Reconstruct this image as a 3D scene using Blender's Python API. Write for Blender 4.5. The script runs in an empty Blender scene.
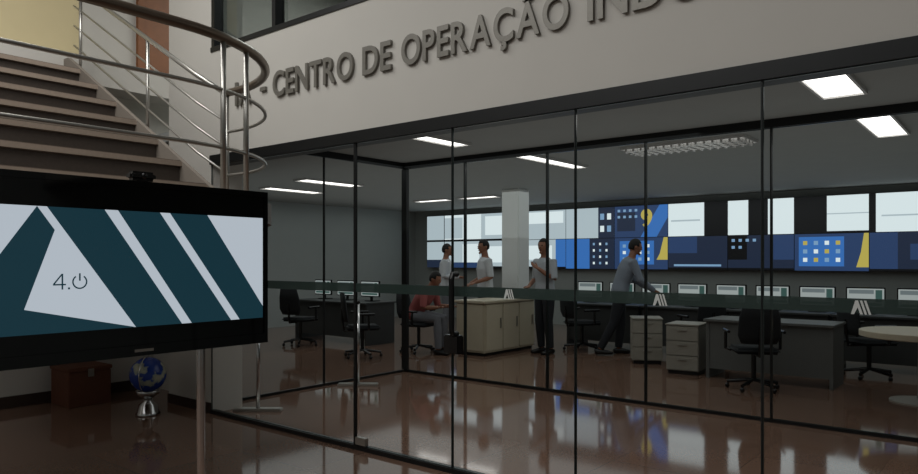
import bpy, bmesh, math, random
from mathutils import Vector, Matrix
random.seed(7)
S = bpy.context.scene
C = S.collection
S.view_settings.view_transform = 'Standard'
S.view_settings.look = 'None'
PI = math.pi

# ------------------------------------------------------------------ materials
def lin(c):
    c /= 255.0
    return c/12.92 if c <= 0.04045 else ((c+0.055)/1.055)**2.4
def rgb(r, g, b): return (lin(r), lin(g), lin(b), 1.0)

def mat(name, col, rough=0.5, metal=0.0, noise=0.0, scale=20.0, spec=0.5, alpha=1.0):
    m = bpy.data.materials.new(name); m.use_nodes = True
    nt = m.node_tree; p = nt.nodes['Principled BSDF']
    p.inputs['Roughness'].default_value = rough
    p.inputs['Metallic'].default_value = metal
    p.inputs['Specular IOR Level'].default_value = spec
    p.inputs['Alpha'].default_value = alpha
    c = rgb(*col)
    tc = nt.nodes.new('ShaderNodeTexCoord')
    nz = nt.nodes.new('ShaderNodeTexNoise'); nz.inputs['Scale'].default_value = scale
    nz.inputs['Detail'].default_value = 4
    nt.links.new(tc.outputs['Object'], nz.inputs['Vector'])
    mx = nt.nodes.new('ShaderNodeMix'); mx.data_type = 'RGBA'
    k = max(noise, 0.02)
    mx.inputs[6].default_value = tuple(max(0, v*(1-k)) for v in c[:3])+(1,)
    mx.inputs[7].default_value = tuple(min(1, v*(1+k)) for v in c[:3])+(1,)
    nt.links.new(nz.outputs['Fac'], mx.inputs[0])
    nt.links.new(mx.outputs[2], p.inputs['Base Color'])
    return m

def emis(name, col, strength=1.0, rough=0.25):
    m = bpy.data.materials.new(name); m.use_nodes = True
    p = m.node_tree.nodes['Principled BSDF']
    p.inputs['Base Color'].default_value = (0.01, 0.01, 0.012, 1)
    p.inputs['Roughness'].default_value = rough
    p.inputs['Emission Color'].default_value = rgb(*col)
    p.inputs['Emission Strength'].default_value = strength
    return m

def glassmat(name, tint):
    m = bpy.data.materials.new(name); m.use_nodes = True
    nt = m.node_tree; nt.nodes.clear()
    out = nt.nodes.new('ShaderNodeOutputMaterial')
    tr = nt.nodes.new('ShaderNodeBsdfTransparent'); tr.inputs[0].default_value = tint
    gl = nt.nodes.new('ShaderNodeBsdfGlossy'); gl.inputs['Roughness'].default_value = 0.0
    mx = nt.nodes.new('ShaderNodeMixShader'); mx.inputs[0].default_value = 0.10
    nt.links.new(tr.outputs[0], mx.inputs[1]); nt.links.new(gl.outputs[0], mx.inputs[2])
    nt.links.new(mx.outputs[0], out.inputs[0])
    return m

def floormat():
    m = mat('polished_granite', (126, 99, 84), 0.07, 0, 0.3, 60, 0.7)
    nt = m.node_tree; p = nt.nodes['Principled BSDF']
    tc = nt.nodes.new('ShaderNodeTexCoord')
    br = nt.nodes.new('ShaderNodeTexBrick'); br.offset = 0
    br.inputs['Scale'].default_value = 1.0
    br.inputs['Brick Width'].default_value = 0.8; br.inputs['Row Height'].default_value = 0.8
    br.inputs['Mortar Size'].default_value = 0.004
    br.inputs['Color1'].default_value = (1, 1, 1, 1); br.inputs['Color2'].default_value = (0.86, 0.86, 0.86, 1)
    br.inputs['Mortar'].default_value = (0.6, 0.6, 0.6, 1)
    nt.links.new(tc.outputs['Object'], br.inputs['Vector'])
    src = p.inputs['Base Color'].links[0].from_socket
    mu = nt.nodes.new('ShaderNodeMix'); mu.data_type = 'RGBA'; mu.blend_type = 'MULTIPLY'
    mu.inputs[0].default_value = 1.0
    nt.links.new(src, mu.inputs[6]); nt.links.new(br.outputs['Color'], mu.inputs[7])
    nt.links.new(mu.outputs[2], p.inputs['Base Color'])
    return m

def globemat():
    m = mat('globe_map', (30, 70, 140), 0.25)
    nt = m.node_tree; p = nt.nodes['Principled BSDF']
    tc = nt.nodes.new('ShaderNodeTexCoord')
    nz = nt.nodes.new('ShaderNodeTexNoise'); nz.inputs['Scale'].default_value = 7; nz.inputs['Detail'].default_value = 5
    nt.links.new(tc.outputs['Object'], nz.inputs['Vector'])
    cr = nt.nodes.new('ShaderNodeValToRGB')
    e = cr.color_ramp.elements
    e[0].position = 0.54; e[0].color = rgb(28, 62, 150)
    e[1].position = 0.57; e[1].color = rgb(150, 160, 150)
    n2 = cr.color_ramp.elements.new(0.66); n2.color = rgb(190, 190, 170)
    nt.links.new(nz.outputs['Fac'], cr.inputs[0])
    nt.links.new(cr.outputs[0], p.inputs['Base Color'])
    return m

M = {}
M['wall'] = mat('white_paint', (188, 185, 178), 0.85, 0, 0.03, 3)
M['wall_white'] = mat('bright_white_paint', (236, 238, 236), 0.85, 0, 0.02, 3)
M['wall_grey'] = mat('grey_paint', (150, 155, 153), 0.85, 0, 0.03, 3)
M['ceil'] = mat('ceiling_board', (150, 153, 151), 0.9, 0, 0.04, 4)
M['floor'] = floormat()
M['dark'] = mat('dark_frame', (22, 24, 25), 0.4, 0.3)
M['edge'] = mat('glass_edge', (40, 52, 50), 0.15, 0, 0.05, 20)
M['band'] = mat('green_film', (32, 52, 47), 0.6, 0, 0.02, 20, 0.5, 0.84)
M['white'] = mat('white_vinyl', (205, 208, 205), 0.6)
M['upglass'] = glassmat('upper_window_glass', (0.62, 0.66, 0.66, 1))
M['steel'] = mat('brushed_steel', (176, 174, 168), 0.3, 0.85, 0.08, 80)
M['letter'] = mat('letter_steel', (120, 117, 110), 0.45, 0.45, 0.12, 40)
M['chrome'] = mat('chrome', (200, 200, 200), 0.15, 1.0)
M['handle'] = mat('dark_handle', (16, 17, 18), 0.35, 0.3)
M['bronze'] = mat('bronze_handrail', (112, 100, 88), 0.28, 0.7, 0.1, 30)
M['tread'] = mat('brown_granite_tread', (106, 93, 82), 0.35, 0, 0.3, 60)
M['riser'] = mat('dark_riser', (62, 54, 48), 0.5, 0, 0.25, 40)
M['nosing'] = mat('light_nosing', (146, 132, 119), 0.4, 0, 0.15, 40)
M['stringer'] = mat('stringer_paint', (120, 112, 103), 0.6, 0, 0.05, 10)
M['black'] = mat('black_plastic', (12, 12, 13), 0.25)
M['blackgloss'] = mat('black_gloss', (6, 7, 8), 0.05, 0, 0.02, 5, 0.6)
M['wooddoor'] = mat('brown_wood', (124, 76, 40), 0.5, 0, 0.25, 9)
M['beige'] = mat('beige_laminate', (200, 186, 146), 0.6, 0, 0.04, 6)
M['cabinet'] = mat('cabinet_beige', (196, 186, 164), 0.5, 0, 0.05, 6)
M['base'] = mat('dark_baseboard', (52, 40, 34), 0.4)
M['box'] = mat('brown_box', (100, 60, 42), 0.7, 0, 0.2, 14)
M['globe'] = globemat()
M['fabric'] = mat('dark_fabric', (28, 31, 34), 0.9, 0, 0.2, 90)
M['deskdark'] = mat('desk_dark', (54, 56, 56), 0.5, 0, 0.08, 10)
M['deskgrey'] = mat('desk_grey', (96, 98, 96), 0.5, 0, 0.06, 10)
M['desklight'] = mat('desk_light', (150, 146, 136), 0.5, 0, 0.05, 10)
M['skin'] = mat('skin', (150, 104, 82), 0.55, 0, 0.06, 30)
M['hair'] = mat('hair', (20, 16, 14), 0.7, 0, 0.3, 90)
M['shirt_white'] = mat('white_shirt', (205, 208, 212), 0.85, 0, 0.05, 40)
M['shirt_grey'] = mat('light_grey_shirt', (175, 180, 186), 0.85, 0, 0.05, 40)
M['shirt_blue'] = mat('pale_blue_shirt', (130, 138, 150), 0.85, 0, 0.1, 40)
M['shirt_pink'] = mat('dusty_red_shirt', (156, 84, 82), 0.85, 0, 0.08, 40)
M['pants_dark'] = mat('dark_trousers', (26, 28, 34), 0.85, 0, 0.1, 40)
M['pants_grey'] = mat('grey_trousers', (112, 114, 120), 0.85, 0, 0.1, 40)
M['shoe'] = mat('black_shoes', (14, 13, 13), 0.4)
M['eye'] = mat('eye_dark', (18, 14, 12), 0.2)
M['lip'] = mat('lip', (110, 62, 54), 0.5)
M['lamp'] = emis('lamp_tube', (255, 252, 246), 2.4)
M['lamp_dim'] = emis('lamp_louver', (250, 250, 245), 0.9)
M['fixture'] = mat('fixture_white', (190, 190, 188), 0.5)
M['s_white'] = emis('screen_white', (212, 226, 228), 0.98)
M['s_light'] = emis('screen_light_grey', (168, 184, 190), 0.95)
M['s_black'] = emis('screen_black', (12, 13, 15), 0.6)
M['s_navy'] = emis('screen_navy', (44, 66, 104), 0.8)
M['s_deep'] = emis('screen_deep_blue', (34, 45, 66), 0.75)
M['s_blue'] = emis('screen_blue', (56, 112, 184), 0.85)
M['s_sky'] = emis('screen_sky', (124, 162, 196), 0.85)
M['s_yellow'] = emis('screen_yellow', (194, 180, 88), 0.78)
M['m_white'] = emis('monitor_white', (180, 190, 188), 0.6)
M['m_light'] = emis('monitor_grey', (120, 132, 134), 0.6)
M['m_green'] = emis('monitor_green', (70, 104, 98), 0.5)
M['tv_light'] = emis('tv_light_grey', (190, 200, 210), 0.82, 0.12)
M['tv_teal'] = emis('tv_dark_teal', (20, 50, 60), 0.9, 0.12)

# ------------------------------------------------------------------ helpers
def box(bm, x0, x1, y0, y1, z0, z1, mi=0):
    vs = [bm.verts.new(p) for p in ((x0,y0,z0),(x1,y0,z0),(x1,y1,z0),(x0,y1,z0),(x0,y0,z1),(x1,y0,z1),(x1,y1,z1),(x0,y1,z1))]
    for f in ((0,3,2,1),(4,5,6,7),(0,1,5,4),(1,2,6,5),(2,3,7,6),(3,0,4,7)):
        fc = bm.faces.new([vs[i] for i in f]); fc.material_index = mi
def bxs(*a):
    bm = bmesh.new(); box(bm, *a); return bm
def bevel(bm, w, seg=2):
    bmesh.ops.bevel(bm, geom=list(bm.edges), offset=w, segments=seg, affect='EDGES', clamp_overlap=True); return bm
def rbox(x0, x1, y0, y1, z0, z1, w=0.01, seg=2):
    return bevel(bxs(x0, x1, y0, y1, z0, z1), w, seg)
def frame_xz(x0, x1, y0, y1, z0, z1, w):
    bm = bmesh.new()
    box(bm, x0, x0+w, y0, y1, z0, z1); box(bm, x1-w, x1, y0, y1, z0, z1)
    box(bm, x0+w, x1-w, y0, y1, z0, z0+w); box(bm, x0+w, x1-w, y0, y1, z1-w, z1)
    return bm
def loft(bm, secs, side=Vector((1,0,0)), n=14):
    rings = []; k = len(secs); side = Vector(side)
    for i, (c, a, b) in enumerate(secs):
        c = Vector(c)
        t = Vector(secs[min(i+1, k-1)][0]) - Vector(secs[max(i-1, 0)][0])
        if t.length < 1e-9: t = Vector((0,0,1))
        t.normalize()
        s = side - t*side.dot(t)
        if s.length < 0.1:
            s = t.orthogonal()
        s.normalize(); u = t.cross(s)
        rings.append([bm.verts.new(c + s*(a*math.cos(2*PI*j/n)) + u*(b*math.sin(2*PI*j/n))) for j in range(n)])
    for i in range(k-1):
        for j in range(n):
            bm.faces.new((rings[i][j], rings[i][(j+1)%n], rings[i+1][(j+1)%n], rings[i+1][j]))
    bm.faces.new(list(reversed(rings[0]))); bm.faces.new(rings[-1])
def tube(bm, pts, r, n=10):
    pts = [Vector(p) for p in pts]
    t0 = (pts[1]-pts[0]).normalized(); s = t0.orthogonal().normalized(); rings = []
    for i, p in enumerate(pts):
        t = (pts[min(i+1, len(pts)-1)] - pts[max(i-1, 0)]).normalized()
        s = (s - t*s.dot(t)).normalized(); u = t.cross(s)
        rings.append([bm.verts.new(p + s*(r*math.cos(2*PI*j/n)) + u*(r*math.sin(2*PI*j/n))) for j in range(n)])
    for i in range(len(pts)-1):
        for j in range(n):
            bm.faces.new((rings[i][j], rings[i][(j+1)%n], rings[i+1][(j+1)%n], rings[i+1][j]))
    bm.faces.new(list(reversed(rings[0]))); bm.faces.new(rings[-1])
def tb(pts, r, n=10):
    bm = bmesh.new(); tube(bm, pts, r, n); return bm
def lathe(prof, n=28):
    bm = bmesh.new(); rings = []
    for r, z in prof:
        rings.append([bm.verts.new((max(r,1e-4)*math.cos(2*PI*j/n), max(r,1e-4)*math.sin(2*PI*j/n), z)) for j in range(n)])
    for i in range(len(prof)-1):
        for j in range(n):
            bm.faces.new((rings[i][j], rings[i][(j+1)%n], rings[i+1][(j+1)%n], rings[i+1][j]))
    bm.faces.new(list(reversed(rings[0]))); bm.faces.new(rings[-1]); return bm
def prism(pts, z0, z1):
    bm = bmesh.new()
    a = [bm.verts.new((x,y,z0)) for x,y in pts]; b = [bm.verts.new((x,y,z1)) for x,y in pts]
    n = len(pts); bm.faces.new(list(reversed(a))); bm.faces.new(b)
    for i in range(n): bm.faces.new((a[i], a[(i+1)%n], b[(i+1)%n], b[i]))
    return bm
def ball(bm, c, rx, ry, rz, u=20, v=14, rot=None):
    r = bmesh.ops.create_uvsphere(bm, u_segments=u, v_segments=v, radius=1.0)
    mtx = Matrix.Translation(Vector(c)) @ (rot if rot else Matrix.Identity(4)) @ Matrix.Diagonal((rx,ry,rz,1))
    bmesh.ops.transform(bm, matrix=mtx, verts=r['verts']); return r['verts']
def poly(bm, pts, mi=0):
    f = bm.faces.new([bm.verts.new(p) for p in pts]); f.material_index = mi; return f

def obj(name, bm, m, parent=None, smooth=False, world=False, label=None):
    if world and parent is not None:
        bmesh.ops.translate(bm, vec=-Vector(parent.location), verts=list(bm.verts))
    me = bpy.data.meshes.new(name)
    if not isinstance(m, (list, tuple)): bmesh.ops.recalc_face_normals(bm, faces=list(bm.faces))
    bm.to_mesh(me); bm.free()
    for x in (m if isinstance(m, (list, tuple)) else [m]): me.materials.append(x)
    if smooth:
        for p in me.polygons: p.use_smooth = True
    o = bpy.data.objects.new(name, me); C.objects.link(o)
    if parent is not None: o.parent = parent
    if label: o['label'] = label
    return o
def tag(o, label, cat, group=None):
    o['label'] = label; o['category'] = cat
    if group: o['group'] = group
    return o
def thing(name, label, cat, loc=(0,0,0), rz=0.0, group=None):
    o = bpy.data.objects.new(name, None); C.objects.link(o); o.empty_display_size = 0.1
    o.location = loc; o.rotation_euler = (0,0,rz)
    return tag(o, label, cat, group)
def struct(name, bm, m, label=None):
    o = obj(name, bm, m); o['kind'] = 'structure'
    if label: o['label'] = label
    return o
def dup(root, loc, rz, label, group=None):
    r = root.copy(); C.objects.link(r); r.location = loc; r.rotation_euler = (0,0,rz)
    r['label'] = label
    if group: r['group'] = group
    for ch in list(root.children):
        c = ch.copy(); C.objects.link(c); c.parent = r
        for g in list(ch.children):
            d = g.copy(); C.objects.link(d); d.parent = c
    return r
def glyph(ch, extrude=0.0, offset=0.0):
    cu = bpy.data.curves.new('g', 'FONT'); cu.body = ch; cu.size = 1.0; cu.extrude = extrude; cu.offset = offset
    cu.resolution_u = 6
    ob = bpy.data.objects.new('g', cu); C.objects.link(ob)
    bpy.context.view_layer.update()
    me = bpy.data.meshes.new_from_object(ob.evaluated_get(bpy.context.evaluated_depsgraph_get()))
    bpy.data.objects.remove(ob); bpy.data.curves.remove(cu)
    bm = bmesh.new(); bm.from_mesh(me); bpy.data.meshes.remove(me)
    xs = [v.co.x for v in bm.verts]; ys = [v.co.y for v in bm.verts]
    return bm, min(xs), max(xs), min(ys), max(ys)
def remesh(bm, vox, sm=2):
    me = bpy.data.meshes.new('t'); bmesh.ops.recalc_face_normals(bm, faces=list(bm.faces)); bm.to_mesh(me); bm.free()
    ob = bpy.data.objects.new('t', me); C.objects.link(ob)
    md = ob.modifiers.new('r', 'REMESH'); md.mode = 'VOXEL'; md.voxel_size = vox
    if sm:
        s = ob.modifiers.new('s', 'SMOOTH'); s.iterations = sm; s.factor = 0.5
    bpy.context.view_layer.update()
    m2 = bpy.data.meshes.new_from_object(ob.evaluated_get(bpy.context.evaluated_depsgraph_get()))
    bpy.data.objects.remove(ob); bpy.data.meshes.remove(me)
    b2 = bmesh.new(); b2.from_mesh(m2); bpy.data.meshes.remove(m2); return b2

# ------------------------------------------------------------------ camera
YAW = math.radians(39.0)
cam = bpy.data.cameras.new('camera'); co = bpy.data.objects.new('camera', cam); C.objects.link(co)
co.location = (0,0,1.5); co.rotation_euler = (PI/2, 0, YAW)
cam.sensor_width = 36; cam.lens = 700/918*36; cam.shift_y = 23/918; cam.clip_start = 0.05
S.camera = co
GY = 3.8   # plane of the front glass
RGT = (math.cos(YAW), math.sin(YAW))

# ------------------------------------------------------------------ setting
struct('floor', bxs(-13.2, 4.6, -5.1, 14.3, -0.1, 0), M['floor'])
bm = bxs(-8.15, -8.0, -5, 4.15, 0, 5.5); box(bm, -8.15, -8.0, 4.15, 8.0, 2.9, 5.5)
struct('wall_left', bm, M['wall'])
struct('wall_recess', bxs(-13, -7.0, 4.15, 4.3, 0, 2.8), M['wall'])
struct('wall_pillar', bxs(-7.0, -6.2, GY, GY+0.35, 0, 5.5), M['wall'])
struct('wall_front', bxs(-6.2, 4.5, GY, GY+0.15, 2.5, 3.53), M['wall'])
struct('wall_upper', bxs(-6.2, 4.5, GY, GY+0.15, 5.0, 5.5), M['wall'])
struct('wall_right', bxs(4.5, 4.65, -5, 14.2, 0, 5.5), M['wall_grey'])
struct('wall_camera_side', bxs(-8.15, 4.65, -5.15, -5, 0, 5.5), M['wall_grey'])
struct('wall_back', bxs(-13, 4.5, 14.15, 14.3, 0, 2.8), M['wall_grey'])
struct('wall_control_left', bxs(-13.15, -13, 4.15, 14.3, 0, 2.8), M['wall_grey'])
struct('ceiling', bxs(-13.1, 4.5, GY+0.15, 14.3, 2.8, 2.9), M['ceil'])
struct('ceiling_lobby', bxs(-8.15, 4.65, -5.15, 8.2, 5.5, 5.6), M['ceil'])
struct('wall_upper_back', bxs(-8.15, 4.5, 8.0, 8.15, 2.9, 5.5), M['wall_grey'])
struct('floor_upper', bxs(-8.0, -7.6, -5, 5.2, 3.34, 3.59), M['wall'])
struct('baseboard_left', bxs(-8.0, -7.98, -5, 4.15, 0, 0.12), M['base'])
bm = bxs(-7.01, -6.2, GY-0.012, GY, 0, 0.1); box(bm, -7.012, -7.0, GY, GY+0.35, 0, 0.1)
struct('baseboard_pillar', bm, M['base'])

# upper window above the fascia
w = struct('window_1', bxs(-6.2, 4.5, GY+0.07, GY+0.072, 3.58, 5.0), M['upglass'])
bm = bmesh.new(); box(bm, -6.2, 4.5, GY-0.01, GY+0.1, 3.53, 3.575); box(bm, -6.2, 4.5, GY, GY+0.1, 4.95, 5.0)
for x in (-6.17, -5.2, -4.2, -3.2, -2.2, -1.2, -.2, .8, 1.8, 2.8, 3.8): box(bm, x-0.025, x+0.025, GY, GY+0.1, 3.575, 4.95)
obj('window_frame', bm, M['dark'], w)
# upper doors
d = struct('door_1', bxs(-7.995, -7.96, 4.02, 4.72, 3.6, 5.4), M['wooddoor'], 'brown wooden door on the upper landing')
obj('door_frame', (lambda b: (box(b,-7.995,-7.94,3.94,4.02,3.6,5.45), box(b,-7.995,-7.94,4.72,4.80,3.6,5.45), b)[2])(bmesh.new()), M['wooddoor'], d)
d2 = struct('door_2', bxs(-7.995, -7.95, 2.5, 3.3, 3.6, 5.4), M['beige'], 'beige laminate door beside the stair head')
obj('door_handle', tb([(-7.95,3.2,4.55),(-7.9,3.2,4.55),(-7.9,3.1,4.55)], 0.012), M['steel'], d2)

# ------------------------------------------------------------------ glass front (clear panes: edges, joints, film band and emblem are built)
HZ = 2.43
struct('trim_1', bxs(-6.2, 4.5, GY-0.02, GY+0.15, HZ, 2.52), M['dark'])
struct('trim_2', bxs(-6.2, 4.5, GY-0.015, GY+0.045, 0, 0.035), M['dark'])
def logo(bm, cx, y, cz, h):
    w = h*1.3
    def P(p, q): return (cx + (p-0.5)*w, y, cz + (q-0.5)*h)
    poly(bm, [P(0,0), P(.16,0), P(.34,.5), P(.26,1), P(.22,1)])
    poly(bm, [P(.26,1), P(.34,.5), P(.46,0), P(.60,0), P(.36,1)])
    poly(bm, [P(.44,1), P(.56,1), P(.80,0), P(.68,0)])
    poly(bm, [P(.64,1), P(.76,1), P(1,0), P(.88,0)])
edges = [-6.2, -4.14, -3.14, -2.157, -1.06, -0.16, 0.84, 1.84]
k = 2
for i in range(len(edges)-1):
    a, b = edges[i], edges[i+1]
    isdoor = i in (1, 2)
    name = 'door_%d' % (i+2) if isdoor else 'window_%d' % k
    if not isdoor: k += 1
    p = struct(name, frame_xz(a+0.003, b-0.003, GY, GY+0.012, 0.036, HZ-0.001, 0.004), M['edge'])
    obj('film_band', bxs(a+0.004, b-0.004, GY-0.003, GY+0.003, 1.246, 1.316), M['band'], p)
    if i in (2, 3, 4):
        bm = bmesh.new(); logo(bm, (a+b)/2, GY-0.006, 1.274, 0.066)
        obj('logo', bm, M['white'], p)
    pw = 0.012 if i == 1 else 0.0035
    if i > 0: obj('edge_post', bxs(a-pw, a+pw, GY-0.005, GY+0.015, 0.036, HZ-0.001), M['dark'], p)
    if isdoor:
        if i == 2:
            hx = a + 0.045
            obj('pull_handle', tb([(hx, GY, 1.40),(hx, GY-0.05, 1.40),(hx, GY-0.06, 1.37),(hx, GY-0.06, 1.01),(hx, GY-0.05, 0.985),(hx, GY, 0.985)], 0.02), M['handle'], p)
            obj('lock_case', rbox(a-.05, a+0.085, GY-0.04, GY+0.03, 0.845, 0.975, 0.008), M['black'], p)
        obj('bottom_hinge', rbox((a if i==1 else b-.14)+.01, (a+.14 if i==1 else b)-.01, GY-0.012, GY+0.025, 0.04, 0.10, 0.004), M['steel'], p)

# inner glass partition and vestibule side
IY = 6.85
ie = [-6.48, -5.45, -4.25, -3.06, -1.83, -0.6, 0.6, 1.8]
struct('trim_3', bxs(-6.5, 4.5, IY-0.03, IY+0.04, 2.72, 2.8), M['dark'])
struct('trim_4', bxs(-6.5, 4.5, IY-0.012, IY+0.02, 0, 0.03), M['dark'])
for i in range(len(ie)-1):
    a, b = ie[i], ie[i+1]
    p = struct('window_%d' % k, frame_xz(a+.004, b-.004, IY, IY+0.01, 0.031, 2.719, 0.005), M['edge']); k += 1
    pw = 0.045 if i == 0 else 0.007
    obj('edge_post', bxs(a-pw, a+pw, IY-0.02, IY+0.03, 0.031, 2.719), M['dark'], p)
bm = bmesh.new(); box(bm, -6.515, -6.485, GY+0.36, IY-0.03, 0, 0.03); box(bm, -6.52, -6.48, GY+0.36, IY-0.03, 2.72, 2.8); box(bm, -6.51, -6.49, 5.46, 5.48, .03, 2.72)
p = struct('window_%d' % k, bm, M['dark'])

struct('wall_column', rbox(-7.5, -7.12, 10.5, 10.86, 0, 2.8, 0.02), M['wall_white'])

# ------------------------------------------------------------------ wall sign
sign = thing('wall_sign', 'raised steel letters of the sign on the white wall above the glass front', 'sign', (-5.2, GY, 2.946))
_, e0, e1, eb, et = glyph('E'); _.free()
CAP = et - eb; sc = 0.21/CAP
def word(txt, x0, x1):
    gl = [glyph(c, 0.05, 0.017) for c in txt]
    nat = sum(g[2]-g[1] for g in gl); gap = 0.10
    tot = nat + gap*(len(txt)-1); kx = (x1-x0)/tot
    x = x0
    for c, (bm, a, b, y0, y1) in zip(txt, gl):
        for v in bm.verts:
            px, py, pz = v.co
            v.co = (x + (px-a)*kx, GY - 0.014 - pz*0.24, 2.946 + (py-eb)*sc)
        obj('letter', bm, M['letter'], sign, world=True)
        x += (b-a+gap)*kx
word('IA', -5.76, -5.52)
bm = bmesh.new(); box(bm, -5.37, -5.29, GY-0.025, GY-0.001, 3.02, 3.055); obj('hyphen', bm, M['letter'], sign, world=True)
word('CENTRO', -5.18, -4.14)
word('DE', -4.03, -3.72)
word('OPERAÇÃO', -3.61, -2.19)
word('INDUSTRIAL', -2.06, -0.35)

# ------------------------------------------------------------------ television
TX = -2.84
tv = thing('television', 'large black flat screen television showing a grey and teal emblem, on a stand', 'television', (TX, 1.43, 1.12))
obj('housing', rbox(TX-0.06, TX-0.002, 0.83, 2.02, 1.12, 1.81, 0.008), M['black'], tv, world=True)
bm = bmesh.new()
for a in ((0.81,2.037,1.80,1.825),(0.81,2.037,1.105,1.15),(0.81,0.84,1.15,1.80),(2.018,2.037,1.15,1.80)):
    box(bm, TX-0.02, TX+0.008, a[0], a[1], a[2], a[3])
obj('bezel', bm, M['blackgloss'], tv, world=True)
obj('screen', bxs(TX-0.002, TX+0.001, 0.84, 2.018, 1.15, 1.80), M['blackgloss'], tv, world=True)
def tvp(bm, pts, mi, lay):
    poly(bm, [(TX+0.002+lay*0.0006, y, z) for y, z in pts], mi)
bm = bmesh.new()
T, B = 1.700, 1.225
tvp(bm, [(0.85,B),(2.012,B),(2.012,T),(0.85,T)], 0, 0)
tvp(bm, [(1.062,T),(1.272,T),(1.60,B),(1.398,B)], 1, 1)
tvp(bm, [(1.028,T),(1.089,1.613),(0.985,1.318),(1.398,B),(0.85,B),(0.85,1.435)], 1, 1)
tvp(bm, [(1.325,T),(1.50,T),(1.84,B),(1.645,B)], 1, 1)
tvp(bm, [(1.545,T),(1.72,T),(2.012,1.28),(2.012,B),(1.885,B)], 1, 1)
def q4(pts): tvp(bm, [(1.082+y, 1.388+z) for y, z in pts], 1, 3.6)
q4([(0,.016),(.046,.016),(.046,.0215),(0,.0215)])
q4([(.030,0),(.036,0),(.036,.060),(.030,.060)])
q4([(0,.0215),(.007,.0215),(.036,.060),(.030,.060)])
q4([(.053,0),(.0605,0),(.0605,.0075),(.053,.0075)])
cy, cz, R, r2 = 1.178, 1.416, 0.028, 0.0225
for i in range(20):
    a0 = math.radians(90+35+i*290/20); a1 = math.radians(90+35+(i+1)*290/20)
    tvp(bm, [(cy+r2*math.cos(a0), cz+r2*math.sin(a0)), (cy+R*math.cos(a0), cz+R*math.sin(a0)),
              (cy+R*math.cos(a1), cz+R*math.sin(a1)), (cy+r2*math.cos(a1), cz+r2*math.sin(a1))], 1, 3.6)
tvp(bm, [(cy-.003, cz+.004),(cy+.003, cz+.004),(cy+.003, cz+.033),(cy-.003, cz+.033)], 1, 3.6)
obj('screen_image', bm, [M['tv_light'], M['tv_teal']], tv, world=True)
obj('badge', bxs(TX+0.008, TX+0.009, 1.39, 1.47, 1.122, 1.133), M['steel'], tv, world=True)
wc = thing('webcam', 'small black webcam sitting on the top edge of the television', 'webcam', (TX-0.02, 1.43, 1.826))
obj('body', rbox(TX-0.045, TX+0.01, 1.375, 1.485, 1.828, 1.866, 0.012, 3), M['black'], wc, world=True)
obj('lens', (lambda b: (ball(b, (TX+0.01,1.43,1.847), .006,.013,.013), b)[1])(bmesh.new()), M['blackgloss'], wc, world=True)
obj('mount_clip', rbox(TX-0.018, TX+0.0, 1.41, 1.45, 1.826, 1.829, 0.001), M['black'], wc, world=True)
st = thing('tv_stand', 'chrome two post floor stand carrying the television', 'tv stand', (TX-0.1, 1.43, 0))
for y in (0.905, 1.75): obj('pole', tb([(TX-0.1,y,0.04),(TX-0.1,y,1.5)], 0.019, 16), M['chrome'], st, world=True)
obj('crossbar', bxs(TX-0.115, TX-0.062, 0.87, 1.79, 1.42, 1.48), M['black'], st, world=True)
obj('shelf_bar', tb([(TX-0.1,0.905,0.35),(TX-0.1,1.75,0.35)], 0.014), M['chrome'], st, world=True)
for y in (0.905, 1.75): obj('foot', rbox(TX-0.4, TX+0.25, y-0.03, y+0.03, 0.0, 0.045, 0.01), M['black'], st, world=True)

# ------------------------------------------------------------------ staircase with its railing
sc_ = thing('staircase', 'brown granite staircase with curved steel railing rising behind the television', 'staircase', (-5, 2, 0))
CX, CY_, RR = -4.72, 2.02, 1.10
def arc(r, a0, a1, n=18):
    return [(CX + r*math.cos(math.radians(a0+(a1-a0)*i/n)), CY_ + r*math.sin(math.radians(a0+(a1-a0)*i/n))) for i in range(n+1)]
pts = [(-5.2,0.3),(-3.58,0.3)] + arc(1.14, 0, 95) + [(-5.2,3.14)]
obj('landing', prism(pts, 1.74, 1.88), M['stringer'], sc_, world=True)
obj('support_post', tb([(-5.1,0.9,0),(-5.1,0.9,1.74)], 0.06, 18), M['wall'], sc_, True, True)
RI, RU = 0.2137, 0.377
for i in range(1, 8):
    xf = -4.95 - RU*(i-1); z = 1.88 + RI*i
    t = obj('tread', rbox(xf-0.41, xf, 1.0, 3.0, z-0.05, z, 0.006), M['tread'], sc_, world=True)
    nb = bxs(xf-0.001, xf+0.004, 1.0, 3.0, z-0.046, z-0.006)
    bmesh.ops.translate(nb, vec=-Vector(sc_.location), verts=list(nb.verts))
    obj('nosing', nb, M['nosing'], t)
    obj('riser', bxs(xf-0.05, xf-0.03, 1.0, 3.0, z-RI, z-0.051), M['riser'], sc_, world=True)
bm = bmesh.new()
prof = [(-4.9, 1.80), (-7.6, 3.34), (-7.6, 3.54), (-7.5, 3.54), (-4.9, 2.06)]
a = [bm.verts.new((x, 3.0, z)) for x, z in prof]; b = [bm.verts.new((x, 3.04, z)) for x, z in prof]
bm.faces.new(a); bm.faces.new(list(reversed(b)))
for i in range(5): bm.faces.new((a[i], b[i], b[(i+1)%5], a[(i+1)%5]))
obj('stringer', bm, M['stringer'], sc_, world=True)
rl = sc_
path = [(-3.62, 0.3), (-3.62, 1.2)] + arc(RR, 0, 98)
top = 2.806
obj('handrail', tb([(x,y,top) for x,y in path], 0.03, 12), M['bronze'], rl, True, True, 'thick bronze handrail')
for z in (2.50, 2.16):
    obj('rail', tb([(x,y,z) for x,y in path], 0.012, 8), M['steel'], rl, True, True)
for x, y in [arc(RR, t, t+1, 1)[0] for t in (16, 28, 97)]:
    obj('post', tb([(x,y,1.88),(x,y,top)], 0.017, 12), M['steel'], rl, True, True)
ex, ey = path[-1]
sl = RI/RU
def up(x): return (x - ex)*-sl
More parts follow.
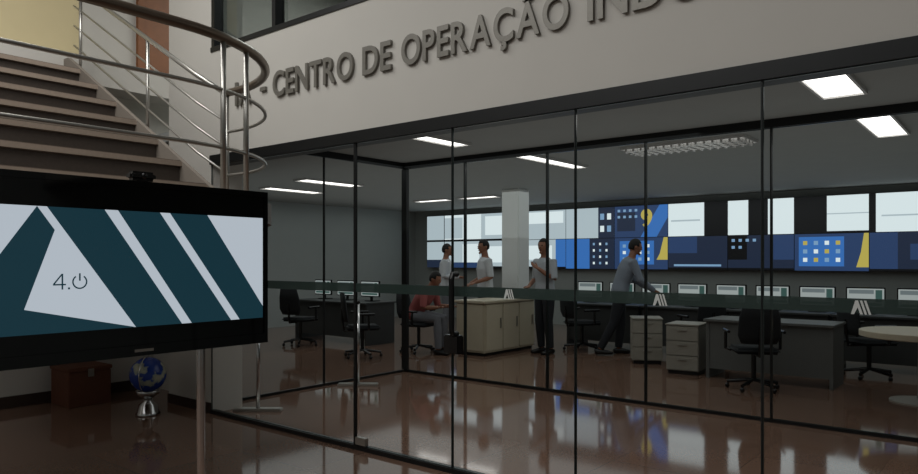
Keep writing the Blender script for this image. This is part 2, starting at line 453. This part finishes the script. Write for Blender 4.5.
obj('stair_handrail', tb([(ex,ey,top),(-5.2,3.06,top+up(-5.2)),(-7.5,3.06,top+up(-7.5))], 0.02, 12), M['steel'], rl, True, True)
for dz in (-0.22, -0.42, -0.62):
    obj('rail', tb([(ex,ey,top+dz),(-5.2,3.06,top+dz+up(-5.2)),(-7.5,3.06,top+dz+up(-7.5))], 0.010, 8), M['steel'], rl, True, True)
for x in (-6.0, -7.35): obj('post', tb([(x,3.06,top+up(x)-0.95),(x,3.06,top+up(x))], 0.015, 12), M['steel'], rl, True, True)

# ------------------------------------------------------------------ globe, box, poles
g = thing('globe', 'blue world globe on a silver stand on the floor beside the white pillar', 'globe', (-6.62, 3.38, 0))
obj('foot', lathe([(0.11,0),(0.115,0.012),(0.10,0.03),(0.085,0.10),(0.045,0.13),(0.04,0.16)]), M['chrome'], g, True)
obj('cup', lathe([(0.04,0.16),(0.06,0.175),(0.10,0.20),(0.115,0.235),(0.105,0.24),(0.05,0.20)]), M['chrome'], g, True)
bm = bmesh.new(); ball(bm, (0,0,0.39), 0.168, 0.168, 0.168, 36, 24); obj('sphere', bm, M['globe'], g, True)
obj('meridian', tb([(0.18*math.cos(a)*0.6, 0.18*math.cos(a)*-0.8, 0.39+0.18*math.sin(a)) for a in [math.radians(-95+i*10) for i in range(20)]], 0.005), M['chrome'], g, True)
bx = thing('wooden_box', 'reddish brown wooden box on the floor against the left wall', 'box', (-7.72, 3.22, 0), 0)
obj('body', rbox(-0.22, 0.22, -0.21, 0.21, 0, 0.36, 0.006), M['box'], bx)
obj('lid', rbox(-0.23, 0.23, -0.22, 0.22, 0.361, 0.40, 0.006), M['box'], bx)
obj('latch', rbox(0.231, 0.24, -0.03, 0.03, 0.30, 0.38, 0.003), M['steel'], bx)
def pole_stand(loc, label):
    t = thing('post_stand', label, 'post', loc, YAW, 'chrome floor posts by the glass')
    obj('pole', tb([(0,0,0.03),(0,0,1.0)], 0.02, 14), M['chrome'], t, True)
    obj('base', rbox(-0.24, 0.24, -0.05, 0.05, 0, 0.03, 0.008), M['steel'], t)
    obj('cap', lathe([(0.024,0.985),(0.026,1.0),(0.02,1.015)]), M['black'], t)
pole_stand((-5.93, 4.15, 0), 'chrome floor post just inside the glass next to the television')
pole_stand((-6.2, 5.74, 0), 'chrome floor post farther inside beside the first thick glass post')

# ------------------------------------------------------------------ ceiling lights
def light(x, y, lx, ly, label, louver=False):
    t = thing('ceiling_light', label, 'ceiling light', (x, y, 2.8), 0, 'fluorescent ceiling fixtures')
    bm = bmesh.new()
    box(bm, -lx/2-.02, lx/2+.02, -ly/2-.02, -ly/2, -0.03, 0); box(bm, -lx/2-.02, lx/2+.02, ly/2, ly/2+.02, -0.03, 0)
    box(bm, -lx/2-.02, -lx/2, -ly/2, ly/2, -0.03, 0); box(bm, lx/2, lx/2+.02, -ly/2, ly/2, -0.03, 0)
    obj('frame', bm, M['fixture'], t)
    obj('diffuser', bxs(-lx/2, lx/2, -ly/2, ly/2, -0.015, -0.002), M['lamp_dim'] if louver else M['lamp'], t)
    if louver:
        bm = bmesh.new()
        for i in range(15):
            xx = -lx/2 + lx*(i+0.5)/15; box(bm, xx-0.012, xx+0.012, -ly/2, ly/2, -0.06, -0.016)
        for j in (-.12, 0, .12):
            box(bm, -lx/2, lx/2, j-0.02, j+0.02, -0.06, -0.016)
        obj('louver', bm, M['fixture'], t)
light(-1.10, 5.75, .28, .75, 'bright ceiling light nearest the front glass at upper right')
light(-1.06, 7.75, .26, 1.3, 'bright ceiling light behind the inner glass at the right edge')
light(-2.95, 7.7, 1.35, .45, 'wide louvred ceiling light in the middle of the control room', True)
light(-4.8, 7.8, .2, 1.6, 'long ceiling light between the second and third glass panels')
light(-4.9, 5.75, .2, .7, 'short ceiling light above the glass doors inside the vestibule')
light(-9.0, 7.7, .3, 1.2, 'ceiling light near the left wall of the control room, nearer one')
light(-10.5, 8.1, .3, 1.2, 'ceiling light near the left wall of the control room, farther one')
light(-9.95, 11.4, .9, .24, 'narrow ceiling light above the left end of the video wall, left one')
light(-8.7, 11.4, .9, .24, 'narrow ceiling light above the left end of the video wall, right one')

# ------------------------------------------------------------------ video wall
keys = ['s_black','s_white','s_light','s_navy','s_deep','s_blue','s_sky','s_yellow']
smats = [M[q] for q in keys]
DW, DH, VZ = 1.21, 0.68, 1.30
def display(xl, row, spec, label, nine=False, w=DW):
    t = thing('wall_display', label, 'display', (xl, 14.0, VZ + (DH if row == 'upper' else 0)), 0, 'video wall displays')
    obj('housing', rbox(0.001, w-0.001, -0.03, 0.10, 0.001, DH-0.001, 0.003), M['black'], t)
    bm = bmesh.new()
    for l, s in enumerate(spec):
        x0, x1, z0, z1, kx = s[:5]
        X = lambda p: 0.006 + p*(w-0.012)
        Z = lambda q: 0.006 + q*(DH-0.012)
        y = -0.031 - l*0.0006
        if len(s) > 5:
            pts = [(X(p), y, Z(q)) for p, q in s[5]]
        else:
            pts = [(X(x0),y,Z(z0)),(X(x1),y,Z(z0)),(X(x1),y,Z(z1)),(X(x0),y,Z(z1))]
        poly(bm, pts, keys.index(kx))
    if nine:
        gb, a, b_, y0, y1 = glyph('9', 0, 0.04); kk = 0.40/(y1-y0)
        vm = {v: bm.verts.new((0.62+(v.co.x-a)*kk, -0.05, 0.2+(v.co.y-y0)*kk)) for v in gb.verts}
        for f in gb.faces:
            nf = bm.faces.new([vm[v] for v in f.verts]); nf.material_index = keys.index('s_yellow')
        gb.free()
    obj('screen', bm, smats, t)
def icons(n, c='s_sky'):
    L = []
    for i in range(n):
        a = 0.06 + 0.11*(i % 4); b = 0.82 - 0.2*(i//4)
        L.append((a, a+0.05, b, b+0.08, c))
    return L
full = lambda k_: (0,1,0,1,k_)
YD = (0,0,0,0,'s_yellow',[(1,.3),(1,1),(.93,1),(.86,.5),(.80,.3)])
YE = (0,0,0,0,'s_yellow',[(1,.1),(1,1),(.94,1),(.9,.5),(.84,.1)])
cols = [-12.41, -11.8, -10.6, -9.38, -8.17, -6.96, -5.75, -4.54, -3.33, -2.12]
bar = (0,1,0,.06,'s_black')
up_ = [
 ([full('s_light'),bar], 'a plain pale window, half width, far left end', False),
 ([full('s_white'),(0,.5,.1,.9,'s_light'),bar], 'a pale split window', False),
 ([full('s_light'),(.1,.9,.2,.9,'s_white'),bar], 'a white page on grey', False),
 ([full('s_light'),(.05,.95,.55,.95,'s_white'),(.05,.95,.1,.5,'s_light')], 'two pale stacked panes', False),
 ([full('s_light'),(.68,1,0,1,'s_deep'),(.72,.8,.6,.8,'s_sky'),(.86,.94,.6,.8,'s_white'),(.72,.8,.2,.4,'s_white'),(.86,.94,.2,.4,'s_sky')], 'a pale pane and a dark column of icons', False),
 ([full('s_navy'),(.05,.4,.2,.8,'s_deep'),(0,0,0,0,'s_blue',[(.5,0),(.8,0),(1,.6),(1,1),(.85,1)])]+icons(8,'s_sky'), 'a navy picture with a big yellow figure', True),
 ([full('s_white'),(.62,1,0,1,'s_black'),(.05,.55,.45,.5,'s_light')], 'a white pane beside a black block', False),
 ([full('s_black'),(0,.32,.0,1,'s_white'),(.62,1,.0,1,'s_white')], 'a black block between two white panes', False),
 ([full('s_black'),(.45,1,.05,1,'s_white'),(.45,1,.5,.53,'s_light')], 'black left half and white right half', False),
 ([full('s_white'),(.0,.08,0,1,'s_black'),(.15,.9,.4,.44,'s_light')], 'a white page with a black left margin', False),
]
lo_ = [
 ([full('s_light'),(0,1,.0,.3,'s_deep')], 'pale top over a dark strip, half width, far left end', False),
 ([full('s_light'),(.5,.95,.2,.9,'s_white'),(0,1,0,.2,'s_navy')], 'one white window over a navy strip', False),
 ([full('s_light'),(.1,.6,.2,.8,'s_white'),bar], 'a white box on pale grey', False),
 ([full('s_light'),(.78,1,0,1,'s_blue'),(.05,.7,.3,.8,'s_white'),bar], 'a white box and a blue right edge', False),
 ([full('s_blue'),(.5,1,0,1,'s_deep')]+[(.57+.13*i,.61+.13*i,.15+.21*j,.23+.21*j,'s_sky' if (i+j)%2 else 's_white') for i in range(3) for j in range(4)], 'bright blue with a dark icon column', False),
 ([full('s_navy'),(.1,.75,.15,.9,'s_blue')]+[(.16+.15*i,.22+.15*i,.27+.21*j,.37+.21*j,'s_white' if (i+j)%2 else 's_sky') for i in range(4) for j in range(3)]+[YD], 'large icons and a yellow corner, under the yellow figure', False),
 ([full('s_deep'),(0,.5,.5,1,'s_navy'),(.1,.9,.1,.16,'s_sky'),bar], 'dark blue with a lighter top left corner', False),
 ([full('s_deep'),(0,.3,.3,1,'s_black'),(.7,1,.3,1,'s_navy'),bar]+icons(6,'s_sky'), 'very dark blue with small icons', False),
 ([full('s_navy'),(.06,.68,.12,.92,'s_blue')]+[(.12+.15*i,.18+.15*i,.24+.23*j,.35+.23*j,('s_white','s_yellow','s_sky')[(i+2*j)%3]) for i in range(4) for j in range(3)]+[YE], 'white and yellow icons near the right end', False),
 ([full('s_deep'),(0,.35,0,1,'s_navy'),(.5,.9,.3,.7,'s_navy'),bar], 'dark blue with a brighter left edge', False),
]
for i in range(10):
    w = DW if i else 0.6
    for row, spec in (('upper', up_[i]), ('lower', lo_[i])):
        display(cols[i], row, spec[0], '%s row wall display showing %s' % (row, spec[1]), spec[2], w)

# ------------------------------------------------------------------ desks and monitors
def desk(x0, x1, y0, y1, label, m, group='control desks'):
    t = thing('control_desk', label, 'desk', ((x0+x1)/2, (y0+y1)/2, 0), 0, group)
    obj('desktop', rbox(x0, x1, y0, y1, 0.72, 0.75, 0.005), m, t, world=True)
    obj('modesty_panel', bxs(x0+.06, x1-.06, y0+.06, y0+.08, 0.12, 0.718), m, t, world=True)
    for x in (x0+.02, x1-.06): obj('leg', bxs(x, x+.04, y0+.05, y1-.05, 0, 0.719), m, t, world=True)
def make_monitor(loc, rz, label):
    t = thing('monitor', label, 'monitor', loc, rz, 'desk monitors')
    obj('housing', rbox(-0.24, 0.24, 0.0, 0.035, 0.08, 0.37, 0.006), M['black'], t)
    bm = bmesh.new(); poly(bm, [(-.222,-.001,.1),(.222,-.001,.1),(.222,-.001,.352),(-.222,-.001,.352)], 0)
    poly(bm, [(-.2,-.002,.28),(.1,-.002,.28),(.1,-.002,.335),(-.2,-.002,.335)], 1)
    poly(bm, [(-.2,-.002,.115),(.2,-.002,.115),(.2,-.002,.15),(-.2,-.002,.15)], 2)
    poly(bm, [(.12,-.002,.17),(.2,-.002,.17),(.2,-.002,.335),(.12,-.002,.335)], 2)
    obj('screen', bm, [M['m_white'], M['m_light'], M['m_green']], t)
    obj('neck', bxs(-.025, .025, .036, .06, 0.015, .25), M['black'], t)
    obj('base', rbox(-.12, .12, -.02, .15, 0, .015, .004), M['black'], t)
    return t
xs = [-6.3, -4.9, -3.5, -2.1, -0.7]
ordn = ['first','second','third','fourth','fifth','sixth','seventh','eighth','ninth','tenth']
for i in range(4):
    desk(xs[i]+.01, xs[i+1]-.01, 10.7, 11.5, '%s control desk from the left in the long row facing the video wall' % ordn[i], M['deskdark'])
mon = None
for i in range(9):
    x = -6.0 + i*0.61
    rz = (0.06, -0.05, 0.12, 0, -0.1, 0.05, 0, 0.1, -0.06)[i]
    lab = '%s monitor from the left on the long desk row below the video wall' % ordn[i]
    if mon is None: mon = make_monitor((x, 11.1, 0.751), rz, lab)
    else: dup(mon, (x, 11.1, 0.751), rz, lab)
desk(-10.9, -8.9, 8.4, 9.2, 'control desk near the left wall of the control room', M['deskdark'])
for i in range(3):
    dup(mon, (-10.55+i*0.65, 8.85, 0.751), 0, '%s monitor from the left on the desk near the left wall' % ordn[i])
desk(-3.2, -1.7, 8.9, 9.6, 'lone grey desk in front of the long desk row, right of the leaning person', M['deskgrey'])

# drawer units
def make_drawers(loc, rz, label):
    t = thing('drawer_unit', label, 'drawer unit', loc, rz, 'pale grey drawer units')
    obj('body', rbox(-.21,.21,-.24,.25,.05,.64,.004), M['desklight'], t)
    obj('top', rbox(-.22,.22,-.26,.26,.641,.66,.004), M['desklight'], t)
    obj('plinth', bxs(-.19,.19,-.22,.23,0,.049), M['dark'], t)
    for i in range(3):
        z0 = .06 + i*.193
        dr = obj('drawer', rbox(-.205,.205,-.258,-.241,z0,z0+.183,.003), M['desklight'], t)
        obj('handle', bxs(-.06,.06,-.275,-.259,z0+.13,z0+.145), M['steel'], dr)
    return t
du = make_drawers((-3.52, 9.2, 0), 0.1, 'pale grey drawer unit standing at the left end of the lone desk')
dup(du, (-4.35, 9.75, 0), 0.5, 'pale grey drawer unit standing beside the leaning person')

# credenza
cz_ = thing('credenza', 'low beige cabinet with a light top standing in the control room', 'cabinet', (-6.8, 9.35, 0))
obj('body', bxs(-7.08, -6.52, 8.68, 10.08, 0.05, 0.82), M['cabinet'], cz_, world=True)
obj('plinth', bxs(-7.06, -6.55, 8.70, 10.06, 0, 0.049), M['dark'], cz_, world=True)
obj('top', rbox(-7.12, -6.48, 8.64, 10.12, 0.821, 0.86, 0.006), M['cabinet'], cz_, world=True)
for i in range(3):
    y0 = 8.70 + i*0.46
    d = obj('door', rbox(-6.519, -6.50, y0, y0+0.44, 0.08, 0.80, 0.004), M['cabinet'], cz_, world=True)
    h = obj('handle', bxs(-6.499, -6.48, y0+.36, y0+.38, .42, .58), M['steel'], cz_, world=True)
    h.parent = d
obj('end_panel', rbox(-7.06, -6.54, 8.66, 8.679, 0.08, 0.80, 0.004), M['cabinet'], cz_, world=True)

# round table
rt = thing('round_table', 'round light wood table on a pedestal at the right edge', 'table', (-0.85, 8.8, 0))
obj('tabletop', lathe([(0.55,0.68),(0.58,0.69),(0.58,0.745),(0.57,0.75)], 48), M['cabinet'], rt)
obj('pedestal', lathe([(0.05,0.03),(0.04,0.1),(0.04,0.64),(0.14,0.679)]), M['desklight'], rt, True)
obj('foot', lathe([(0.3,0),(0.3,0.015),(0.06,0.045)]), M['desklight'], rt)

# office chairs
def make_chair(loc, rz, label):
    t = thing('office_chair', label, 'chair', loc, rz, 'dark office chairs')
    obj('seat', rbox(-.24,.24,-.23,.25,.43,.50,.03,3), M['fabric'], t, True)
    bm = bmesh.new()
    loft(bm, [((0,-.25,.56),.19,.03),((0,-.27,.65),.23,.035),((0,-.29,.85),.22,.035),((0,-.31,1.0),.18,.028)], (1,0,0), 18)
    obj('backrest', bm, M['fabric'], t, True)
    obj('back_bracket', tb([(0,-.1,.42),(0,-.28,.42),(0,-.31,.6),(0,-.31,.75)], .018), M['black'], t)
    for s in (-1,1):
        obj('armrest', tb([(s*.24,.05,.45),(s*.30,.05,.47),(s*.30,.05,.66),(s*.30,.14,.68),(s*.30,-.14,.68)], .018), M['black'], t)
    obj('column', tb([(0,0,.11),(0,0,.43)], .028), M['black'], t)
    for i in range(5):
        a = 2*PI*i/5+.3
        obj('base_leg', tb([(0,0,.12),(.29*math.cos(a),.29*math.sin(a),.075)], .02), M['black'], t)
        bm = bmesh.new(); ball(bm, (.29*math.cos(a),.29*math.sin(a),.03),.026,.026,.03,10,8); obj('caster', bm, M['black'], t, True)
    return t
ch = make_chair((-7.95, 7.45, 0), -0.6, 'empty dark office chair left of the seated person')
for loc, rz, lab in [((-9.9, 7.8, 0), 0.2, 'dark office chair at the desk near the left wall'),
                     ((-5.72, 10.3, 0), -0.5, 'dark office chair left of the leaning person at the long desk row'),
                     ((-3.7, 10.22, 0), 0.9, 'dark office chair right of the leaning person at the long desk row'),
                     ((-2.45, 8.45, 0), 0.5, 'dark office chair at the lone grey desk'),
                     ((-1.55, 10.2, 0), -0.8, 'dark office chair behind the round table at the long desk row')]:
    dup(ch, loc, rz, lab)

# ------------------------------------------------------------------ people
def V(*a): return Vector(a)
def hand(bm, w, d, side):
    d = d.normalized(); s = (Vector(side) - d*Vector(side).dot(d)).normalized(); nrm = d.cross(s)
    loft(bm, [(w-d*.02,.026,.02),(w+d*.02,.034,.017),(w+d*.06,.042,.016),(w+d*.095,.040,.013)], s, 12)
    for q, L in zip((-1.5,-.5,.5,1.5), (.066,.078,.072,.056)):
        p0 = w + d*.085 + s*(q*.0215)
        p1 = p0 + d*(L*.5) + nrm*.006; p2 = p1 + d*(L*.4) + nrm*.02
        loft(bm, [(p0,.0088,.0088),(p1,.0082,.0082),(p2,.0065,.0065)], s, 8)
    p0 = w + d*.03 - s*.03
    loft(bm, [(p0,.013,.012),(p0+d*.03-s*.025+nrm*.008,.011,.011),(p0+d*.062-s*.035+nrm*.015,.008,.008)], nrm, 8)
def make_person(label, loc, heading, scale, J, shirt, trousers, sleeve=1.0, head_yaw=0.0, head_pitch=0.0):
    t = thing('person', label, 'person', loc, math.atan2(-heading[0], heading[1]))
    t.scale = (scale,)*3
    j = {k_: Vector(v) for k_, v in J.items()}
    lat = (j['shr'] - j['shl']).normalized()
    tors = lambda e: [(j['pelvis']-(j['waist']-j['pelvis'])*.55, .135+e, .10+e), (j['pelvis'], .165+e, .115+e), (j['waist'], .145+e, .105+e),
            (j['chest'], .175+e, .12+e), (j['chest'].lerp(j['neck'],.62), .165+e, .10+e), (j['neck'], .075+e, .065+e)]
    def arm(s, e, upto):
        sh, el, wr = j['sh'+s], j['el'+s], j['wr'+s]
        P = [(sh.lerp(j['chest'],.18),.058+e,.058+e),(sh,.056+e,.056+e),(sh.lerp(el,.5),.047+e,.047+e),(el,.040+e,.040+e)]
        if upto >= 1: P += [(el.lerp(wr,.3),.039+e,.039+e),(wr,.028+e,.027+e)]
        return P
    def leg(s, e, end=1.0):
        h, kn, an = j['hip'+s], j['kn'+s], j['an'+s]
        return [(h,.088+e,.088+e),(h.lerp(kn,.5),.075+e,.075+e),(kn,.056+e,.056+e),(kn.lerp(an,.35),.054+e,.054+e),(kn.lerp(an,end),.036+e*1.4,.036+e*1.4)]
    bm = bmesh.new()
    loft(bm, tors(0), lat, 20)
    hc = j['head']; loft(bm, [(j['neck']-V(0,0,.03),.062,.06),(j['neck'].lerp(hc,.45),.054,.054),(hc-V(0,0,.03),.05,.055)], lat, 14)
    rot = Matrix.Rotation(head_yaw,4,'Z') @ Matrix.Rotation(head_pitch,4,'X')
    vs = ball(bm, (0,0,0), .076, .096, .118, 24, 18)
    for v in vs:
        if v.co.z < 0:
            f = -v.co.z/.118; v.co.x *= 1-.28*f; v.co.y = v.co.y*(1-.1*f) + .014*f
    nv = []
    nv += ball(bm, (0,.098,-.012), .013,.018,.016, 10, 8); nv += ball(bm, (0,.092,.012), .009,.011,.024, 10, 8)
    for s in (-1,1): nv += ball(bm, (s*.076,-.005,-.002), .01,.02,.031, 10, 8)
    nv += ball(bm, (0,.082,-.095), .024,.02,.02, 10, 8)
    bmesh.ops.transform(bm, matrix=Matrix.Translation(hc) @ rot, verts=vs+nv)
    for s in 'lr':
        loft(bm, arm(s,0,1), (0,1,0) if abs((j['el'+s]-j['sh'+s]).normalized().y) < .9 else (1,0,0), 12)
        d = (j['wr'+s]-j['el'+s]).normalized()
        hand(bm, j['wr'+s], d, V(0,1,0) if abs(d.y) < .8 else V(1 if s=='l' else -1,0,0))
        loft(bm, leg(s,0), (1,0,0), 12)
        a = j['an'+s]; f = j['to'+s]-a; f.z = 0; f.normalize()
        loft(bm, [(a-f*.05-V(0,0,.045),.03,.028),(a+f*.06-V(0,0,.045),.036,.026),(a+f*.15-V(0,0,.055),.034,.016)], V(0,0,1).cross(f), 10)
    obj('body', remesh(bm, .006, 2), M['skin'], t, True)
    bm = bmesh.new(); vs = ball(bm, (0,-.006,.012), .083, .101, .118, 24, 18)
    dl = [v for v in bm.verts if (v.co.y > .045 and v.co.z < .062) or v.co.z < -.055 or (v.co.y > -.02 and v.co.z < .0)]
    bmesh.ops.delete(bm, geom=dl, context='VERTS')
    bmesh.ops.transform(bm, matrix=Matrix.Translation(hc) @ rot, verts=list(bm.verts))
    hr = obj('hair', bm, M['hair'], t, True); so = hr.modifiers.new('thick', 'SOLIDIFY'); so.thickness = .012; so.offset = -1
    for s in (-1,1):
        bm = bmesh.new(); vs = ball(bm, (s*.031,.088,.012), .011,.008,.007, 10, 8)
        bmesh.ops.transform(bm, matrix=Matrix.Translation(hc) @ rot, verts=vs); obj('eye', bm, M['eye'], t, True)
    bm = bmesh.new(); vs = ball(bm, (0,.094,-.052), .024,.008,.006, 10, 8)
    bmesh.ops.transform(bm, matrix=Matrix.Translation(hc) @ rot, verts=vs); obj('mouth', bm, M['lip'], t, True)
    bm = bmesh.new(); loft(bm, tors(.016)[:-1] + [(j['neck']-V(0,0,.01), .085, .078)], lat, 20)
    for s in 'lr': loft(bm, arm(s,.013,sleeve), (0,1,0) if abs((j['el'+s]-j['sh'+s]).normalized().y) < .9 else (1,0,0), 12)
    obj('shirt', remesh(bm, .01, 3), shirt, t, True)
    bm = bmesh.new()
    loft(bm, [(j['pelvis']-(j['waist']-j['pelvis'])*.7,.14,.115),(j['pelvis'],.176,.128),(j['pelvis'].lerp(j['waist'],.4),.172,.125)], lat, 18)
    for s in 'lr': loft(bm, leg(s,.014,.97), (1,0,0), 14)
    obj('trousers', remesh(bm, .01, 3), trousers, t, True)
    for s in 'lr':
        a = j['an'+s]; f = j['to'+s]-a; f.z = 0; f.normalize(); bm = bmesh.new()
        base = V(a.x,a.y,a.z-.08)
        loft(bm, [(base-f*.075+V(0,0,.035),.03,.033),(base-f*.03+V(0,0,.045),.042,.045),(base+f*.06+V(0,0,.04),.046,.04),(base+f*.14+V(0,0,.03),.044,.03),(base+f*.19+V(0,0,.024),.026,.02)], V(0,0,1).cross(f), 14)
        obj('shoe', bm, M['shoe'], t, True)
    return t
STAND = dict(pelvis=(0,0,.96), waist=(0,.0,1.09), chest=(0,.01,1.27), neck=(0,0,1.47), head=(0,.03,1.635),
    shl=(-.175,0,1.41), shr=(.175,0,1.41), ell=(-.23,-.03,1.13), elr=(.23,-.03,1.13), wrl=(-.24,.06,.89), wrr=(.24,.06,.89),
    hipl=(-.085,0,.92), hipr=(.085,0,.92), knl=(-.1,.02,.50), knr=(.1,.02,.50), anl=(-.1,-.02,.08), anr=(.1,-.02,.08), tol=(-.12,.15,.02), tor=(.12,.15,.02))
def pose(**k): d_ = dict(STAND); d_.update(k); return d_
L_ = (-RGT[0], -RGT[1]); R_ = RGT; TOW = (0.629, -0.777)
make_person('person in a white shirt standing behind the beige cabinet, facing left', (-7.42, 9.9, 0), (L_[0]+.25*TOW[0], L_[1]+.25*TOW[1]), 1.06,
    pose(wrl=(-.2,.22,1.05), wrr=(.2,.2,1.02), elr=(.24,-.02,1.13)), M['shirt_white'], M['pants_dark'], 0.5, 0.2, -.12)
make_person('person in a white shirt standing far back near the left end of the video wall', (-9.05, 10.75, 0), (R_[0], R_[1]), 1.04,
    pose(wrl=(-.18,.25,1.1), wrr=(.18,.26,1.12)), M['shirt_white'], M['pants_grey'], 1.0, -0.2)
make_person('person in a light grey shirt with one hand raised, right of the white column', (-6.0, 9.6, 0), (L_[0]+.7*TOW[0], L_[1]+.7*TOW[1]), 1.05,
    pose(wrl=(-.10,.22,1.30), ell=(-.25,.04,1.14), wrr=(.17,.16,1.04), elr=(.29,-.06,1.14)), M['shirt_grey'], M['pants_dark'], 0.5, 0.3)
make_person('person in a pale blue grey shirt and dark trousers leaning toward the long desk row', (-5.03, 10.24, 0), R_, 1.06,
    pose(pelvis=(0,.02,.95), waist=(0,.05,1.08), chest=(0,.12,1.26), neck=(0,.19,1.45), head=(0,.25,1.61),
         shl=(-.175,.17,1.39), shr=(.175,.17,1.39), ell=(-.23,.28,1.13), elr=(.23,.27,1.12), wrl=(-.19,.50,.98), wrr=(.19,.48,.96),
         hipl=(-.085,.02,.91), hipr=(.085,.02,.91), knr=(.1,-.09,.49), anr=(.1,-.30,.09), tor=(.12,-.14,.02), knl=(-.1,.06,.5), anl=(-.1,.02,.08), tol=(-.12,.18,.02)),
    M['shirt_blue'], M['pants_dark'], 1.0, 0, -.2)
SEAT = dict(pelvis=(0,-.06,.595), waist=(0,-.02,.71), chest=(0,.10,.87), neck=(0,.21,1.04), head=(0,.30,1.17),
    shl=(-.175,.19,.985), shr=(.175,.19,.985), ell=(-.24,.22,.73), elr=(.24,.22,.73), wrl=(-.2,.45,.74), wrr=(.2,.45,.74),
    hipl=(-.09,-.03,.575), hipr=(.09,-.03,.575), knl=(-.12,.40,.55), knr=(.12,.40,.55), anl=(-.12,.38,.08), anr=(.12,.42,.08), tol=(-.14,.54,.02), tor=(.14,.58,.02))
sx, sy = -7.66, 8.42
hd = (R_[0]+.5*TOW[0], R_[1]+.5*TOW[1]); hl = math.hypot(*hd); hd = (hd[0]/hl, hd[1]/hl)
make_person('person in a dusty red top and grey trousers sitting on an office chair', (sx, sy, 0), hd, 1.02, SEAT, M['shirt_pink'], M['pants_grey'], 0.5, 0, -.3)
dup(ch, (sx, sy, 0), math.atan2(-hd[0], hd[1]), 'dark office chair under the seated person in dusty red')

# ------------------------------------------------------------------ lights
def area(name, loc, sx_, sy_, power, rot=(0,0,0), col=(1,1,1)):
    l = bpy.data.lights.new(name, 'AREA'); l.shape = 'RECTANGLE'; l.size = sx_; l.size_y = sy_; l.energy = power; l.color = col
    o = bpy.data.objects.new(name, l); C.objects.link(o); o.location = loc; o.rotation_euler = rot; return o
area('lobby_light', (-3.6, -0.2, 5.4), 3, 2.0, 110, (0,0,0), (1,.99,.97))
area('lobby_light', (-5.8, 1.8, 5.4), 1.5, 1.5, 60, (0,0,0), (1,.99,.97))
area('lobby_light', (-1.8, -1.0, 5.4), 10, 6, 145, (0,0,0), (1,1,.99))  # broad fill added to spread ambient light through the lobby
area('control_fill', (-7.5, 9.5, 2.75), 10, 7, 70, (0,0,0), (.92,1,.98))  # fill added besides the modelled fixtures; green tint imitates the glass
area('control_fill', (0, 10.5, 2.75), 5, 5, 16, (0,0,0), (.92,1,.98))  # second added fill, for the right end of the control room
area('vestibule_fill', (-3, 5.4, 2.75), 6, 1.5, 11, (0,0,0), (.94,1,.98))  # fill added below the vestibule ceiling, besides its fixtures
area('ceiling_fill', (-6.0, 9.5, 1.9), 12, 7, 34, (PI,0,0), (.92,1,.98))  # upward fill added to lighten the ceiling; no such lamp hangs here
area('ceiling_fill', (-2.0, 5.4, 1.9), 7, 1.5, 3.5, (PI,0,0), (.92,1,.98))  # smaller added upward fill for the vestibule ceiling
area('upper_room_light', (-5.5, 6.2, 5.4), 3, 2, 90, (0,0,0), (1,1,.95))
W = bpy.data.worlds.new('world'); S.world = W; W.use_nodes = True
W.node_tree.nodes['Background'].inputs[0].default_value = (0.6, 0.65, 0.7, 1)
W.node_tree.nodes['Background'].inputs[1].default_value = 0.1
